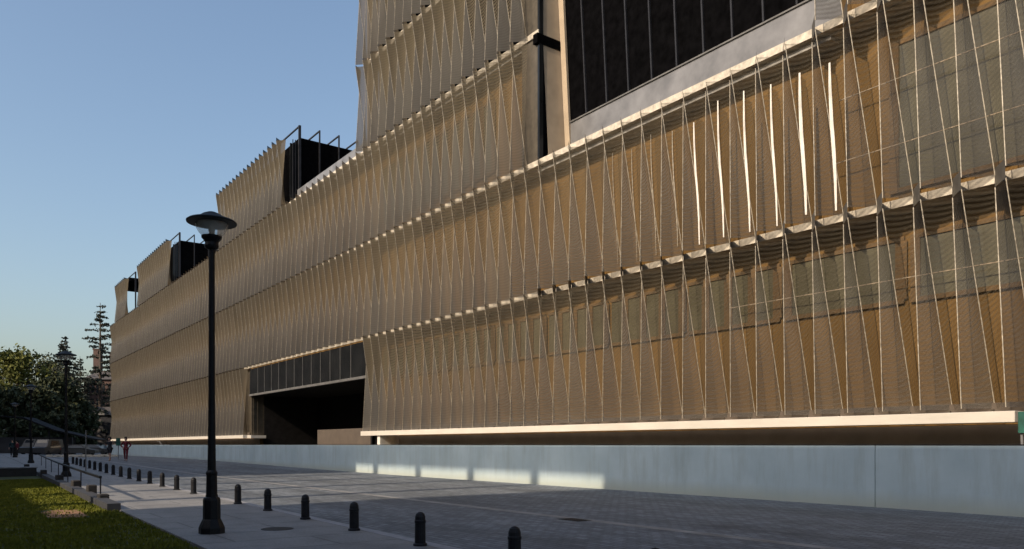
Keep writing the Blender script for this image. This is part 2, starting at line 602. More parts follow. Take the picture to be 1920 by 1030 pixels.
def panel(m, s0, z0, z1, x0, streak=0.0, rows=12, edges=True, ew=.022, plate=None, top=False):
    vs = [k / rows for k in range(rows + 1)]
    zz = lambda v: z0 + (z1 - z0) * v
    Vp = lambda v, k=0: (x0 + DEP * v, s0 + W_ * v - k * P, zz(v))
    Dp = lambda v: (x0 + DEP * (1 - v), s0 - (P - W_) * (1 - v), zz(v))
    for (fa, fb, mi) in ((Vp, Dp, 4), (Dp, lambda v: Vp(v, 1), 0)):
        k = len(m.v)
        for v in vs:
            pa, pb = fa(v), fb(v)
            for c in range(COLS + 1):      # each sheet is slightly dished between its two stiff edges
                u = c / COLS
                m.v.append((pa[0] + (pb[0] - pa[0]) * u + DISH * (.2 + .8 * sin(pi * v)) * 4 * u * (1 - u), pa[1] + (pb[1] - pa[1]) * u, pa[2]))
        for i in range(rows):
            for c in range(COLS):
                a = k + (COLS + 1) * i + c
                m.f.append((a, a + 1, a + COLS + 2, a + COLS + 1))
                m.m.append(mi)
                m.sm.add(len(m.f) - 1)
    b = .24 if top else (GAP + .20 if plate is None else plate)   # the steep fold carries on across the gap at the ledge
    t0, t1 = Vp(1), Dp(1)
    t0, t1 = (t0[0], t0[1] + .02, t0[2]), (t1[0], t1[1] + .02, t1[2])
    m.face([t0, t1, (t1[0], t1[1], t1[2] + b), (t0[0], t0[1], t0[2] + b)], 4 if top else 3)
    if edges:
        o = -.012
        for q in (Vp, Dp):
            a, c = q(0), q(1)
            m.bar((a[0] + o, a[1], a[2]), (c[0] + o, c[1], c[2]), ew, 1)
    if streak:  # narrow pale strips imitating sun glints on the folds
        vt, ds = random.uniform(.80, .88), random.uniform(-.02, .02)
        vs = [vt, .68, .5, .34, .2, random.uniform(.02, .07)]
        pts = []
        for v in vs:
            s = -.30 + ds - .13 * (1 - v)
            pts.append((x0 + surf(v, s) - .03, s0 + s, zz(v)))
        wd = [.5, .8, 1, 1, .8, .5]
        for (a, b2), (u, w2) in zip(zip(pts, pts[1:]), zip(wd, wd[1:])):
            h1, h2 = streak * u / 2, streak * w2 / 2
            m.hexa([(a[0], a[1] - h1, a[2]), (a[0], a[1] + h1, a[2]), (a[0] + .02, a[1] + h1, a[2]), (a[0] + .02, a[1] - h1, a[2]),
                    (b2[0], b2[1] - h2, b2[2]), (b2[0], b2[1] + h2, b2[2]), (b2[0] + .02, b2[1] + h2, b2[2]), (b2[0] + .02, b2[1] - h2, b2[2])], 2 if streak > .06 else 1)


def mods(a, b):
    return [k for k in range(-22, 130) if S_OFF + k * P - P > a - .55 * P and S_OFF + k * P < b + .55 * P]


bands = []                                 # (modules, z0, z1)
B1m = [k for k in mods(-14, END) if k in mods(-14, ENT[0]) or k in mods(ENT[1], END)]
bands.append((B1m, L0 + .1, L1 - GAP / 2, 1))
bands.append((mods(-14, END), L1 + GAP / 2, L2 - GAP / 2, 2))
bands.append((mods(-14, GA) + mods(GB, END), L2 + GAP / 2, L3 - GAP / 2, 3))
for a, b in BX:
    bands.append((mods(a, b), L3 + GAP / 2, L4 - GAP / 2, 4))
for a, b in BX[:2]:
    bands.append((mods(a, b), L4 + GAP / 2, L5 - GAP / 2, 5))
alls = []
for ks, z0, z1, lv in bands:
    for k in ks:
        s0 = S_OFF + k * P
        fw = (s0 - .5) * CT + D * ST
        if fw < 3:
            vis = 0
        else:
            x = F * D / (CT * fw) - 110
            yt, yb = HY - (z1 - EYE) * F / fw, HY - (z0 - EYE) * F / fw
            vis = max(0, min(yb, 1030) - max(yt, 0)) / fw if x < 1960 else 0
        alls.append((vis, k, z0, z1, lv))
alls.sort(key=lambda t: -t[0])
rest = MB()
cache = {}
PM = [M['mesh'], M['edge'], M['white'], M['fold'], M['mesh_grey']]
for i, (vis, k, z0, z1, lv) in enumerate(alls):
    s0 = S_OFF + k * P
    st = 0.0
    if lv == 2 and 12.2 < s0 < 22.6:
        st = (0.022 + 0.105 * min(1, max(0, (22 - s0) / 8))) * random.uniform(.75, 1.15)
    # top rows stand free; beyond the first bays the sheets close up tighter at the floor edges
    top = ((lv == 2 and GA + .5 < s0 < GB + .5) or (lv == 3 and not any(a - .5 < s0 - .5 < b + .5 for a, b in BX))
           or (lv == 4 and s0 > BX[1][1] + 2) or lv == 5)
    plate = None
    if s0 > 27.5:
        tight = .085
        z0 -= tight
        z1 += 0 if top else tight
        plate = GAP - 2 * tight - .01
    if i < 100:
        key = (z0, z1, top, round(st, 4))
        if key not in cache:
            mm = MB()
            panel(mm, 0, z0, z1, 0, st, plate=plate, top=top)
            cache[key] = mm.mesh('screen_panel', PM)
        o = bpy.data.objects.new('screen_panel', cache[key])
        COL.objects.link(o)
        o.parent = bld
        o.location = (0, s0 - 60, 0.1)
    else:
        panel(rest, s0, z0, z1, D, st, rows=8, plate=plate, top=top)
ro = rest.build('screen_panel', PM, bld, world=True)
ro['kind'] = 'stuff'
ro['label'] = 'the farther folded mesh panels running to the end of the building'


def part(name, mat, fn, parent=bld, **kw):
    m = MB()
    fn(m)
    return m.build(name, mat, parent, world=True, **kw)


S0, C1, BK = -14.0, D + 1.4, D + 26
# solid core behind the screens


def core(m):
    m.box(C1, BK, S0, ENT[0] - .01, -.3, L2 - .2)
    m.box(C1, BK, ENT[1] + .01, END - .4, -.3, L2 - .2)
    m.box(D + 7, BK, ENT[0] - .01, ENT[1] + .01, -.3, L1 - .2)
    m.box(D + .62, BK, ENT[0] - .01, ENT[1] + .01, L1 - .18, L2 - .2)
    m.box(C1, BK, S0, GA, L2 - .19, L3 - .15)
    m.box(C1, BK, GB + .3, END - .4, L2 - .19, L3 - .15)


part('wall', M['ochre'], core)
part('roof_slab', M['slab'], lambda m: (m.box(D + .75, BK, S0, GA, L3 - .14, L3), m.box(D + .75, BK, GB + .3, END - .3, L3 - .14, L3)))
part('terrace_slab', M['slab'], lambda m: m.box(D + .8, D + 6, GA, GB + .3, L2 - .18, L2 - .02))
LD = D + DEP + .02
for z, spans in ((L1, [(S0, END - .2)]), (L2, [(S0, END - .2)]), (L3, [(S0, GA), (GB, END - .2)]), (L4, BX[:2])):
    for a, b in spans:
        part('ledge', M['ledge_mid'], lambda m: (m.box(LD, LD + .3, a, b, z - .03 + (z > 12) * .05, z + .20 + (z > 12) * .08), m.box(LD + .302, C1 + .1, a, b, z - .03, z + .08)))
LX = S(1905)
for a, b in ((LX, ENT[0]), (ENT[1], END)):
    def tray(m, a=a, b=b):
        m.bevel_box(D - .07, D + .72, a, b, L0 - .27, L0, .012)
        s = a + .5
        while s < min(b, 46):
            m.box(D + .0, D + .06, s, s + .07, L0 + .006, L0 + .055, 1)
            s += 1.027
    o = part('base_ledge', [M['ledge'], M['frame']], tray)
    part('upstand', M['plinth'], lambda m: m.box(D + .50, D + .56, a, b, L0 + .004, L0 + .24))
part('base_ledge', M['ledge'], lambda m: m.box(D - .07, D + .72, -14, LX - .9, L0 - .27, L0))

# windows of the inner wall, seen through the mesh
for lv, (z0, z1) in ((1, (5.75, L1 - .75)), (2, (L1 + .7, L2 - .9)), (3, (L2 + 1.2, L3 - 1.1))):
    s = 3.0 if lv != 2 else -.5
    while s < 44:
        if (lv == 1 or (lv == 2 and s < 8) or (lv == 3 and s > GB + 1)) and s + 4 < 45:
            wdw = part('window', M['blind'], lambda m: m.box(C1 - .05, C1 + .02, s, s + 3.9, z0, z1))

            def fr(m, s=s):
                for q in ((0, 1.0, 2.0, 3.0) if s > 15 else (0, 3.74)):
                    m.box(C1 - .09, C1 - .055, s + q - .08, s + q + (.26 if q < 3.5 else .19), z0 + .052, z1 - .052)
                m.box(C1 - .095, C1 - .053, s, s + 3.93, z0 - .08, z0 + .05)
                m.box(C1 - .095, C1 - .053, s, s + 3.93, z1 - .05, z1 + .08)
            part('frame', M['pierw'], fr, wdw)
        s += 4.108
for sl_, lab in ((.383, 13), (.314, 13.2), (.173, 17)):
    zr = Z(sl_, D + .95)
    part('rail', M['tan'], lambda m: m.bar((D + .95, 2, zr), (D + .95, lab, zr), .026))

# first recess: grey spandrel, dark leaning curtain wall, tan reveal
RD = D + 2.2
ZS = Z(.511, RD)
LEAN = .062
TOP = L5 + .3
rx = lambda z: RD - (z - ZS) * LEAN
part('spandrel', M['spandrel'], lambda m: m.box(RD, RD + .25, GA - .2, GB, L2 - .02, ZS))
part('sill', M['transom'], lambda m: m.box(RD - .06, RD + .2, GA - .2, GB, ZS + .003, ZS + .06))


def lean_box(m, dx, y0, y1, z0, z1, t):
    m.hexa([(rx(z0) + dx, y0, z0), (rx(z0) + dx + t, y0, z0), (rx(z0) + dx + t, y1, z0), (rx(z0) + dx, y1, z0),
            (rx(z1) + dx, y0, z1), (rx(z1) + dx + t, y0, z1), (rx(z1) + dx + t, y1, z1), (rx(z1) + dx, y1, z1)])


cw = part('curtain_wall', M['black'], lambda m: lean_box(m, .05, GA - .2, GB - .02, ZS + .065, TOP, .2))
s = GA + .7
while s < GB - .6:
    part('mullion', M['mullion'], lambda m: lean_box(m, -.06, s, s + .07, ZS + .07, TOP, .1), cw)
    s += 1.32
part('jamb_trim', M['tan'], lambda m: lean_box(m, -.12, GB - .35, GB - .02, L2 - .0, TOP, .12))


def reveal(m):
    for z0, z1 in ((L2, L3 - .35), (L3 + .1, L4 - .35), (L4 + .1, L5)):
        m.hexa([(D + 1.08 - (z0 - ZS) * LEAN, GB, z0), (rx(z0) - .0, GB, z0), (rx(z0), GB + .25, z0), (D + 1.08 - (z0 - ZS) * LEAN, GB + .25, z0),
                (D + 1.08 - (z1 - ZS) * LEAN, GB, z1), (rx(z1), GB, z1), (rx(z1), GB + .25, z1), (D + 1.08 - (z1 - ZS) * LEAN, GB + .25, z1)])


part('reveal', M['tan'], reveal)
part('side_front', M['frame'], lambda m: m.box(D + .65, D + .72, GB + .11, GB + 1.3, L2 + .3, L5))
part('side_glazing', M['glass'], lambda m: m.box(D + .62, D + .84, GB - .03, GB + .1, L2, L5))
part('side_frame', M['black'], lambda m: m.box(D + .845, D + 1.3, GB + .02, GB + .2, L2, L5))
for z in (L3, L4):
    part('floor_edge', M['black'], lambda m: m.box(D + .5, D + 2.3 - (z - ZS) * LEAN, GB - .04, GB + .28, z - .34, z + .09))
# upper blocks
for i, (a, b) in enumerate(BX):
    zt = L5 if i < 2 else L4
    d0 = D + 1.35
    if i < 4:
        part('upper_block', M['black'], lambda m: m.box(d0, D + 13, a + (.32 if i == 1 else .02), b - .3, L3 + .004, zt - .05))
        part('block_back', M['tan'], lambda m: m.box(D + .62, d0 - .01, b - .25, b - .1, L3 + .004, zt - .1))
    else:
        part('upper_block', M['black'], lambda m: m.box(D + 1.9, D + 12, a, a + .3, L3 + .004, zt - .05))
        part('roof_edge', M['black'], lambda m: m.box(D + .6, D + 12, a, b - .2, zt - .5, zt - .06))
    if i >= 2:
        # glazed corner, corner post and the frames standing on the roof
        if i < 4:
            part('side_glazing', M['glass'], lambda m: m.box(D + .62, d0 - .02, a + .1, a + .16, L3 + .0, zt - .6))
            for dd in (.8, 1.0):
                part('mullion', M['mullion'], lambda m: m.box(D + dd, D + dd + .05, a + .02, a + .09, L3, zt - .3))
        part('corner_post', M['mullion'], lambda m: m.box(d0 - .12, d0 + .06, a - .14, a + .015, L3, zt + .85))
        for j in range(4 if i < 4 else 1):
            dj = d0 - .03 + 1.62 * j
            zz = zt + .85

            def fr2(m):
                if j:
                    m.box(dj - .05, dj + .05, a - .12, a - .02, L3 + .6, zz)
                m.box(dj - .05, dj + .05, a - .02, b - .5, zz - .09, zz)
            part('roof_frame', M['mullion'], fr2)
# parapets of the low roof between the blocks
for i in range(1, 4):
    a, b = BX[i][1], BX[i + 1][0]
    part('parapet', M['spandrel'], lambda m: m.box(D + 1.1, D + 1.3, a - .1, b - .16, L3 + .003, L3 + (1.25 if i == 1 else .75)))

# the entrance
ea, eb = ENT
PA0 = S(731, D + .9)
ZC = Z(.163, D + .5)
cl = part('clerestory', M['glass'], lambda m: m.box(D + .5, D + .56, ea + .02, eb - .02, ZC, L1 - .16))
k = 0
s = ea + 2.6
while s < eb - 1:
    part('mullion', M['transom'], lambda m: m.box(D + .47, D + .497, s, s + .04, ZC, L1 - .16), cl)
    s += 1.675
part('transom', M['transom'], lambda m: m.box(D + .44, D + .7, ea + .02, eb - .02, ZC - .17, ZC - .004))


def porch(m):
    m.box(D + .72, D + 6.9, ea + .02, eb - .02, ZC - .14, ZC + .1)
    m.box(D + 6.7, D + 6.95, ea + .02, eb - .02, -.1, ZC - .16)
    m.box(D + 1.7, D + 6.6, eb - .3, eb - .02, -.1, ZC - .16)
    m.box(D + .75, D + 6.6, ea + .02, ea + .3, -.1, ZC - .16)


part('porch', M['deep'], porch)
part('side_panel', M['frame'], lambda m: (m.box(D + .6, D + 1.65, eb - .25, eb - .05, L0 - .2, L1 - .3), m.box(D + .66, D + .72, eb - .04, eb + 1.6, L0 - .2, L1 - .3),
                                         m.box(D + .75, D + .8, eb - .3, eb - .256, L0 - .2, ZC - .18),
                                         m.box(D + 1.1, D + 1.15, eb - .3, eb - .256, L0 - .2, ZC - .18)))
for q in range(5):
    s = ea + 1.2 + q * 1.9
    part('door_frame', M['mullion'], lambda m: m.box(D + 6.6, D + 6.69, s, s + .1, -.1, ZC - .3))
part('ledge_return', M['ledge'], lambda m: m.box(D + .3, D + 1.6, eb - 1.0, eb - .02, L0 - .27, L0 - .02))
part('base_wall', M['tan'], lambda m: (m.box(C1 - .06, C1 + .02, S0, PA0 - .31, -.3, L0 - .3), m.box(C1 - .06, C1 + .02, eb + .02, END - .5, -.3, L0 - .3)))
PA, PB = S(731, D + .9), S(595, D + .9)
part('plinth', M['plinth'], lambda m: m.bevel_box(D + .9, D + 2.2, PA, PB, -.2, Z(.039, D + .9), .02))
part('plinth_post', M['white'], lambda m: m.box(D + .06, D + 1.33, PA - .36, PA - .004, -.2, L0 - .275))
for zz in (L2, L1):
    pass

# ------------------------------------------------------------------ street lamps
lamp = empty('street_lamp', (0, 0, 0), 'tall black street lamp with wide hat, nearest to the camera', 'street lamp', 'street lamps along the pavement')
m = MB()
m.lathe([(.225, 0), (.225, .10), (.215, .13), (.165, .24), (.152, .26), (.150, .60), (.138, .64), (.105, .66), (.105, .70)], 8, ph=pi / 8)
m.build('base', M['iron'], lamp)
m = MB()
m.lathe([(.098, .69), (.092, 1.05), (.10, 1.06), (.10, 1.10), (.074, 1.14), (.057, 2.6), (.052, 5.17)], 16)
m.build('pole', M['iron'], lamp, smooth=False)
m = MB()
m.lathe([(.07, 5.12), (.115, 5.15), (.125, 5.19), (.115, 5.25), (.13, 5.28), (.175, 5.33), (.18, 5.365), (.10, 5.37)], 16)
m.build('collar', M['iron'], lamp)
m = MB()
m.lathe([(.165, 5.371), (.22, 5.42), (.262, 5.49), (.283, 5.56), (.288, 5.625)], 24)
bw = m.build('bowl', M['bowl'], lamp, smooth=True)
m = MB()
m.lathe([(.02, 5.372), (.05, 5.40), (.06, 5.50), (.04, 5.58)], 10)
m.build('bulb', M['white'], bw)
m = MB()
m.lathe([(.30, 5.59), (.43, 5.60), (.435, 5.625), (.40, 5.65), (.30, 5.675), (.23, 5.71), (.15, 5.765), (.07, 5.80), (.01, 5.805)], 28)
m.build('hat', M['hat'], lamp)
LAMPS = [((397, 1000), 1.0, 'tall black street lamp with wide hat, nearest to the camera'),
         ((124, 894), 1.07, 'second black street lamp, standing in front of the dark conifers'),
         ((58, 868.5), 1.04, 'third black street lamp, small against the dark broadleaf trees'),
         ((28, 858), 1.0, 'farthest and smallest street lamp, at the far left')]
for i, ((x, y), k, lab) in enumerate(LAMPS):
    o = lamp if i == 0 else copy_tree(lamp)
    o.location = G(x, y)
    o.scale = (k, k, k)
    o['label'] = lab

# ------------------------------------------------------------------ bollards
bo = empty('bollard', (0, 0, 0), '', 'bollard', 'bollards along the pavement edge')
m = MB()
m.lathe([(.112, .004), (.112, .03), (.10, .04), (.088, .045), (.085, .36)], 16)
m.build('post', M['bollard'], bo)
m = MB()
m.lathe([(.085, .361), (.092, .37), (.092, .40), (.084, .41), (.082, .46), (.066, .505), (.035, .53), (.004, .538)], 16)
m.build('cap', M['bollard'], bo)
ORD = ['nearest to the camera', 'second', 'third', 'fourth', 'fifth', 'sixth', 'seventh', 'eighth', 'ninth', 'tenth', 'eleventh', 'twelfth',
       'thirteenth', 'fourteenth', 'fifteenth', 'sixteenth', 'seventeenth', 'eighteenth', 'nineteenth', 'twentieth', 'twenty-first', 'twenty-second', 'twenty-third', 'twenty-fourth']
ss = [5.55] + [8.1 + 2.62 * i for i in range(23)]
for i, s in enumerate(ss):
    o = bo if i == 0 else copy_tree(bo)
    o.location = (bol_n(s), s, rise(s))
    o.rotation_euler = (0, 0, random.uniform(0, 6))
    if i == 0:
        o['label'] = 'dark bollard with only its domed top showing at bottom edge'
    elif i == 1:
        o['label'] = 'dark domed bollard, nearest of those standing clear above the bottom edge'
    else:
        o['label'] = 'dark domed bollard on the pavement edge, %s counted from the bottom edge' % ORD[i]

# manhole cover
gx, gy, gz = G(520, 992)
mh = empty('manhole_cover', (gx, gy, gz), 'dark round manhole cover set in the pale pavement', 'manhole cover')
m = MB()
m.lathe([(.30, .0), (.30, .006), (.28, .008), (.27, .005), (.01, .005)], 28)
m.build('cover', M['iron'], mh)

# drain grate beside the pale gutter strip
gx, gy, gz = G(1078, 975, -.1)
dg = empty('drain_grate', (gx, gy, gz), 'small dark drain grate beside the pale strip in the road', 'drain')
m = MB()
m.box(-.22, .22, -.35, .35, .001, .006)
m.build('frame', M['iron'], dg)
m = MB()
for q in range(9):
    m.box(-.19, .19, -.32 + q * .075, -.28 + q * .075, .0062, .011)
m.build('bars', M['mullion'], dg)

# small things along the far end of the low wall
gx, gy, gz = G(222, 862, -.1)
sgn = empty('road_sign', (gx, gy, gz), 'small green road sign on a pale pole beside the person in red', 'sign')
m = MB()
m.lathe([(.04, 0), (.035, .02), (.03, 2.0)], 8)
m.build('pole', M['spandrel'], sgn)
m = MB()
m.bevel_box(-.22, .22, -.05, -.032, 1.35, 2.1, .012)
bd = m.build('board', M['green'], sgn)
bd.rotation_euler = (0, 0, -TH)
sr = empty('stair_rail', (WN + .7, S(303, WN + .7), 0), 'pale slanted stair rails showing above the far part of the wall', 'handrail')
m = MB()
for dx in (0, .8):
    m.bar((dx, -1.6, 1.15), (dx, 1.2, 2.0), .06)
    m.bar((dx, 1.2, 2.0), (dx, 2.4, 2.0), .06)
m.build('rail', M['spandrel'], sr)
for yy, zz_ in ((-1.4, 1.2), (1.2, 1.98)):
    for dx in (0, .8):
        m = MB()
        m.bar((dx, yy, 0), (dx, yy, zz_), .045)
        m.build('post', M['spandrel'], sr)

# ------------------------------------------------------------------ lawn edge: low wall, stone blocks, handrail
le = empty('lawn_wall', (3.3, 24, 0), 'low grey kerb wall edging the lawn beside the pavement', 'wall')
m = MB()
y = 21.0
while y < LAWN_END:
    y2 = y + 2.2
    h = rise(y)
    m.hexa([(lawn_n(y) - .28, y, -.2), (lawn_n(y) + .02, y, -.2), (lawn_n(y2) + .02, y2 - .02, -.2), (lawn_n(y2) - .28, y2 - .02, -.2),
            (lawn_n(y) - .28, y, .16 + h), (lawn_n(y) + .02, y, .16 + h), (lawn_n(y2) + .02, y2 - .02, .16 + h), (lawn_n(y2) - .28, y2 - .02, .16 + h)])
    y = y2
m.build('kerb_wall', M['lawnkerb'], le, world=True)
BL = [(197, 944, 'dark stone block at the near end of the lawn wall'),
      (175, 931, 'dark stone block on the lawn wall below the handrail end'),
      (145, 920, 'dark stone block on the lawn wall left of the sunlit grass corner'),
      (114, 907, 'dark stone block on the lawn wall near the second lamp foot'),
      (84, 895, 'dark stone block on the lawn wall beyond the second lamp'),
      (52, 882, 'farthest dark stone block on the lawn wall, by pale ledge')]
for i, (x, y, lab) in enumerate(BL):
    gx, gy, gz = G(x, y)
    m = MB()
    m.bevel_box(-.13, .13, -.17, .17, 0, .36 if i else .26, .03)
    o = m.build('stone_block', M['block'])
    o.location = (gx - .05, gy, gz)
    o.rotation_euler = (0, 0, random.uniform(-.1, .1))
    tag(o, lab, 'stone block', 'stone blocks on the lawn wall')
pl = empty('terrace_wall', (0.6, LAWN_END, 0), 'low terrace wall with pale top closing the far end of lawn', 'wall')
m = MB()
m.box(-14, lawn_n(LAWN_END) - .35, LAWN_END - .1, LAWN_END + .25, -.2, .42)
m.build('wall_body', M['block'], pl, world=True)
m = MB()
m.box(-14, lawn_n(LAWN_END) - .3, LAWN_END - .13, LAWN_END + .28, .423, .48)
m.build('coping', M['kerb'], pl, world=True)

hr = empty('handrail', (3.6, 24.5, 0), 'dark metal handrail running along the pavement beside the second lamp', 'handrail')
hn = lambda s: 3.62 + .052 * (s - 24.5)
m = MB()
ys = [24.5 + 3.2 * i for i in range(14)]
for a, b in zip(ys, ys[1:]):
    m.bar((hn(a), a, .68 + rise(a)), (hn(b), b, .68 + rise(b)), .07)
m.build('rail', M['iron'], hr, world=True)
for a in ys[::2]:
    m = MB()
    m.bar((hn(a), a, rise(a)), (hn(a), a, .65 + rise(a)), .035)
    m.build('post', M['mullion'], hr, world=True)

for (x, y, yt, lab) in ((161, 889, 808, 'thin pale pole standing between the bollards and the runner'),
                        (48, 846, 785, 'thin pale pole under the dark sloping canopy')):
    gx, gy, gz = G(x, y)
    fw = gx * ST + gy * CT
    m = MB()
    hgt = (y - yt) * fw / F
    m.lathe([(.05, 0), (.05, .05), (.028, .06), (.028, hgt), (.01, hgt + .02)], 8)
    o = m.build('pole', M['spandrel'])
    o.location = (gx, gy, gz)
    tag(o, lab, 'pole')

# ------------------------------------------------------------------ green sign at the right edge
sg = empty('sign_board', (21.75, 7.2, 1.5), 'small dark green board on a pale post at right edge', 'sign')
sx = D - .35
sy = S(1918, sx)
fws = sx * ST + sy * CT
zt, zb = EYE + (HY - 772) * fws / F, EYE + (HY - 812) * fws / F
sg.location = (sx, sy, 1.5)
m = MB()
m.bevel_box(sx - .03, sx + .03, sy - .25, sy + .10, zb, zt, .015)
m.build('board', M['green'], sg, world=True)
m = MB()
m.bar((sx + .06, sy - .02, .0), (sx + .06, sy + .06, zt - .05), .05)
m.build('post', M['spandrel'], sg, world=True)


# ------------------------------------------------------------------ people
def skin_mesh(name, pts, edges, mat, parent, sub=1):
    me = bpy.data.meshes.new(name)
    me.from_pydata([p[:3] for p in pts], edges, [])
    o = bpy.data.objects.new(name, me)
    COL.objects.link(o)
    o.parent = parent
    sk = o.modifiers.new('skin', 'SKIN')
    sk.use_smooth_shade = True
    lay = me.skin_vertices[0] if me.skin_vertices else None
    if lay is None:
        bpy.context.view_layer.objects.active = o
        bpy.ops.mesh.customdata_skin_add()
        lay = me.skin_vertices[0]
    for i, p in enumerate(pts):
        lay.data[i].radius = (p[3], p[4] if len(p) > 4 else p[3])
        lay.data[i].use_root = i == 0
    o.modifiers.new('sub', 'SUBSURF').levels = sub
    o.modifiers['sub'].render_levels = sub
    me.materials.append(mat)
    return o


def person(loc, rz, label, J, top, bottom, height=1.0, sleeves=True, trousers=True):
    """J: joint positions; the figure faces -Y locally."""
    root = empty('person', loc, label, 'person', None, rz)
    root.scale = (height,) * 3
    g = J
    pts = [(*g['pelvis'], .135, .10), (*g['waist'], .125, .095), (*g['chest'], .165, .11), (*g['neckbase'], .075, .07),
           (*g['neck'], .052, .055), (*g['jaw'], .068, .08), (*g['head'], .082, .098), (*g['crown'], .06, .07)]
    ed = [(i, i + 1) for i in range(7)]
    nose = Vector(g['jaw']) + Vector((0, -.115, .035))
    pts.append((*nose, .014)); ed.append((5, 8))
    for sd in ('l', 'r'):
        k = len(pts)
        pts += [(*g['sh' + sd], .062), (*g['el' + sd], .043), (*g['wr' + sd], .028), (*g['ha' + sd], .034, .018)]
        ed += [(3, k), (k, k + 1), (k + 1, k + 2), (k + 2, k + 3)]
        wr, ha = Vector(g['wr' + sd]), Vector(g['ha' + sd])
        dr = (ha - wr).normalized()
        sdv = dr.cross(Vector((0, 1, 0.2))).normalized()
        for q in range(4):
            a = ha + sdv * (q - 1.5) * .017 + dr * (.055 if q in (1, 2) else .042)
            b = a + dr * .03 + Vector((0, -.015, 0))
            j = len(pts)
            pts += [(*a, .009), (*b, .008)]
            ed += [(k + 3, j), (j, j + 1)]
        j = len(pts)
        pts.append((*(ha + sdv * .045 + dr * .01), .009))
        ed.append((k + 3, j))
        k = len(pts)
        an, to = g['an' + sd], g['to' + sd]
        pts += [(*g['hi' + sd], .088), (*g['kn' + sd], .056), (*an, .036), (*to, .038, .028)]
        ed += [(0, k), (k, k + 1), (k + 1, k + 2), (k + 2, k + 3)]
    skin_mesh('body', pts, ed, M['skin'], root)
    # clothes follow the body
    e = 1.16
    lerp = lambda a, b, t: tuple(Vector(a).lerp(Vector(b), t))
    tp = [(*g['waist'], .15, .118), (*g['chest'], .185, .13), (*lerp(g['chest'], g['neckbase'], .8), .10, .085),
          (*lerp(g['waist'], g['pelvis'], .85), .152, .122)]
    te = [(0, 1), (1, 2), (0, 3)]
    for sd in ('l', 'r'):
        k = len(tp)
        tp += [(*g['sh' + sd], .076), (*lerp(g['sh' + sd], g['el' + sd], .9), .06)]
        te += [(2, k), (k, k + 1)]
        if sleeves:
            tp += [(*g['el' + sd], .056), (*lerp(g['el' + sd], g['wr' + sd], .92), .043)]
            te += [(k + 1, k + 2), (k + 2, k + 3)]
    skin_mesh('jacket' if sleeves else 'shirt', tp, te, top, root)
    bp = [(*g['pelvis'], .15, .118)]
    be = []
    for sd in ('l', 'r'):
        k = len(bp)
        bp += [(*g['hi' + sd], .105), (*lerp(g['hi' + sd], g['kn' + sd], .85), .085)]
        be += [(0, k), (k, k + 1)]
        if trousers:
            bp += [(*g['kn' + sd], .075), (*lerp(g['kn' + sd], g['an' + sd], .93), .058)]
            be += [(k + 1, k + 2), (k + 2, k + 3)]
    skin_mesh('trousers' if trousers else 'shorts', bp, be, bottom, root)
    for sd in ('l', 'r'):
        an, to = Vector(g['an' + sd]), Vector(g['to' + sd])
        skin_mesh('shoe', [(*(an + Vector((0, .03, -.045))), .045, .04), (*(to + Vector((0, -.01, 0))), .046, .032)], [(0, 1)], M['shoe'], root)
    h = Vector(g['head'])
    skin_mesh('hair', [(*(h + Vector((0, .025, .03))), .088, .095), (*(h + Vector((0, .0, .085))), .07, .075), (*(h + Vector((0, .055, -.05))), .062, .05)],
              [(0, 1), (0, 2)], M['hair'], root)
    m = MB()
    for sx_ in (-1, 1):
        for t in range(1):
            m.bevel_box(sx_ * .032 - .012, sx_ * .032 + .012, h.y - .106, h.y - .09, h.z - .035, h.z - .022, .004)
    m.build('eyes', M['hair'], root)
    return root


def stand(step=.0, arm=.0, raise_r=False, elbows=.0):
    J = dict(pelvis=(0, 0, .95), waist=(0, 0, 1.10), chest=(0, -.01, 1.30), neckbase=(0, 0, 1.45), neck=(0, -.01, 1.52),
             jaw=(0, -.03, 1.59), head=(0, -.02, 1.66), crown=(0, -.01, 1.73))
    for sd, q in (('l', -1), ('r', 1)):
        st_ = step * q
        J['sh' + sd] = (q * .19, 0, 1.42)
        J['el' + sd] = (q * (.25 + elbows), .02 + arm * q * .5, 1.14 + .02)
        J['wr' + sd] = (q * (.25 if elbows < .05 else .17), -.08 + arm * q, .93 if elbows < .05 else 1.0)
        J['ha' + sd] = (q * (.25 if elbows < .05 else .13), -.12 + arm * q * 1.1, .85 if elbows < .05 else .97)
        J['hi' + sd] = (q * .10, 0, .90)
        J['kn' + sd] = (q * .11, -.03 - st_ * .5, .49)
        J['an' + sd] = (q * .11, .02 - st_, .085 + max(0, -st_) * .25)
        J['to' + sd] = (q * .125, -.13 - st_, .032 + max(0, -st_) * .12)
    if raise_r:
        J['elr'] = (.34, -.16, 1.22)
        J['wrr'] = (.42, -.30, 1.40)
        J['har'] = (.44, -.34, 1.47)
        J['ell'] = (-.33, .12, 1.20)
        J['wrl'] = (-.27, -.12, 1.16)
        J['hal'] = (-.25, -.19, 1.18)
    return J


def at(x, y, base=0.0):
    return Vector(G(x, y, base))


toward = math.atan2(-1, -1) + pi / 2
p = at(236, 865, -.1)
person(p, TH * -1 + .15, 'person in dark red jacket and trousers walking along the road', stand(.16, .03, elbows=.10), M['red'], M['red'], 1.2)
p = at(206, 865, -.1)
person(p, TH * -1 - .1, 'runner in black shirt and shorts with one bare arm raised', stand(.24, .10, True), M['navy'], M['navy'], 1.2, False, False)
p = at(23, 857)
person(p, -TH + .3, 'person in dark teal coat standing at the far left pavement', stand(.08, .02), M['teal'], M['navy'], 1.08)
p = at(32, 856.5)
person(p, -TH - .5, 'person in dark red top beside the person in teal coat', stand(.12, .02), M['red'], M['navy'], 1.02)


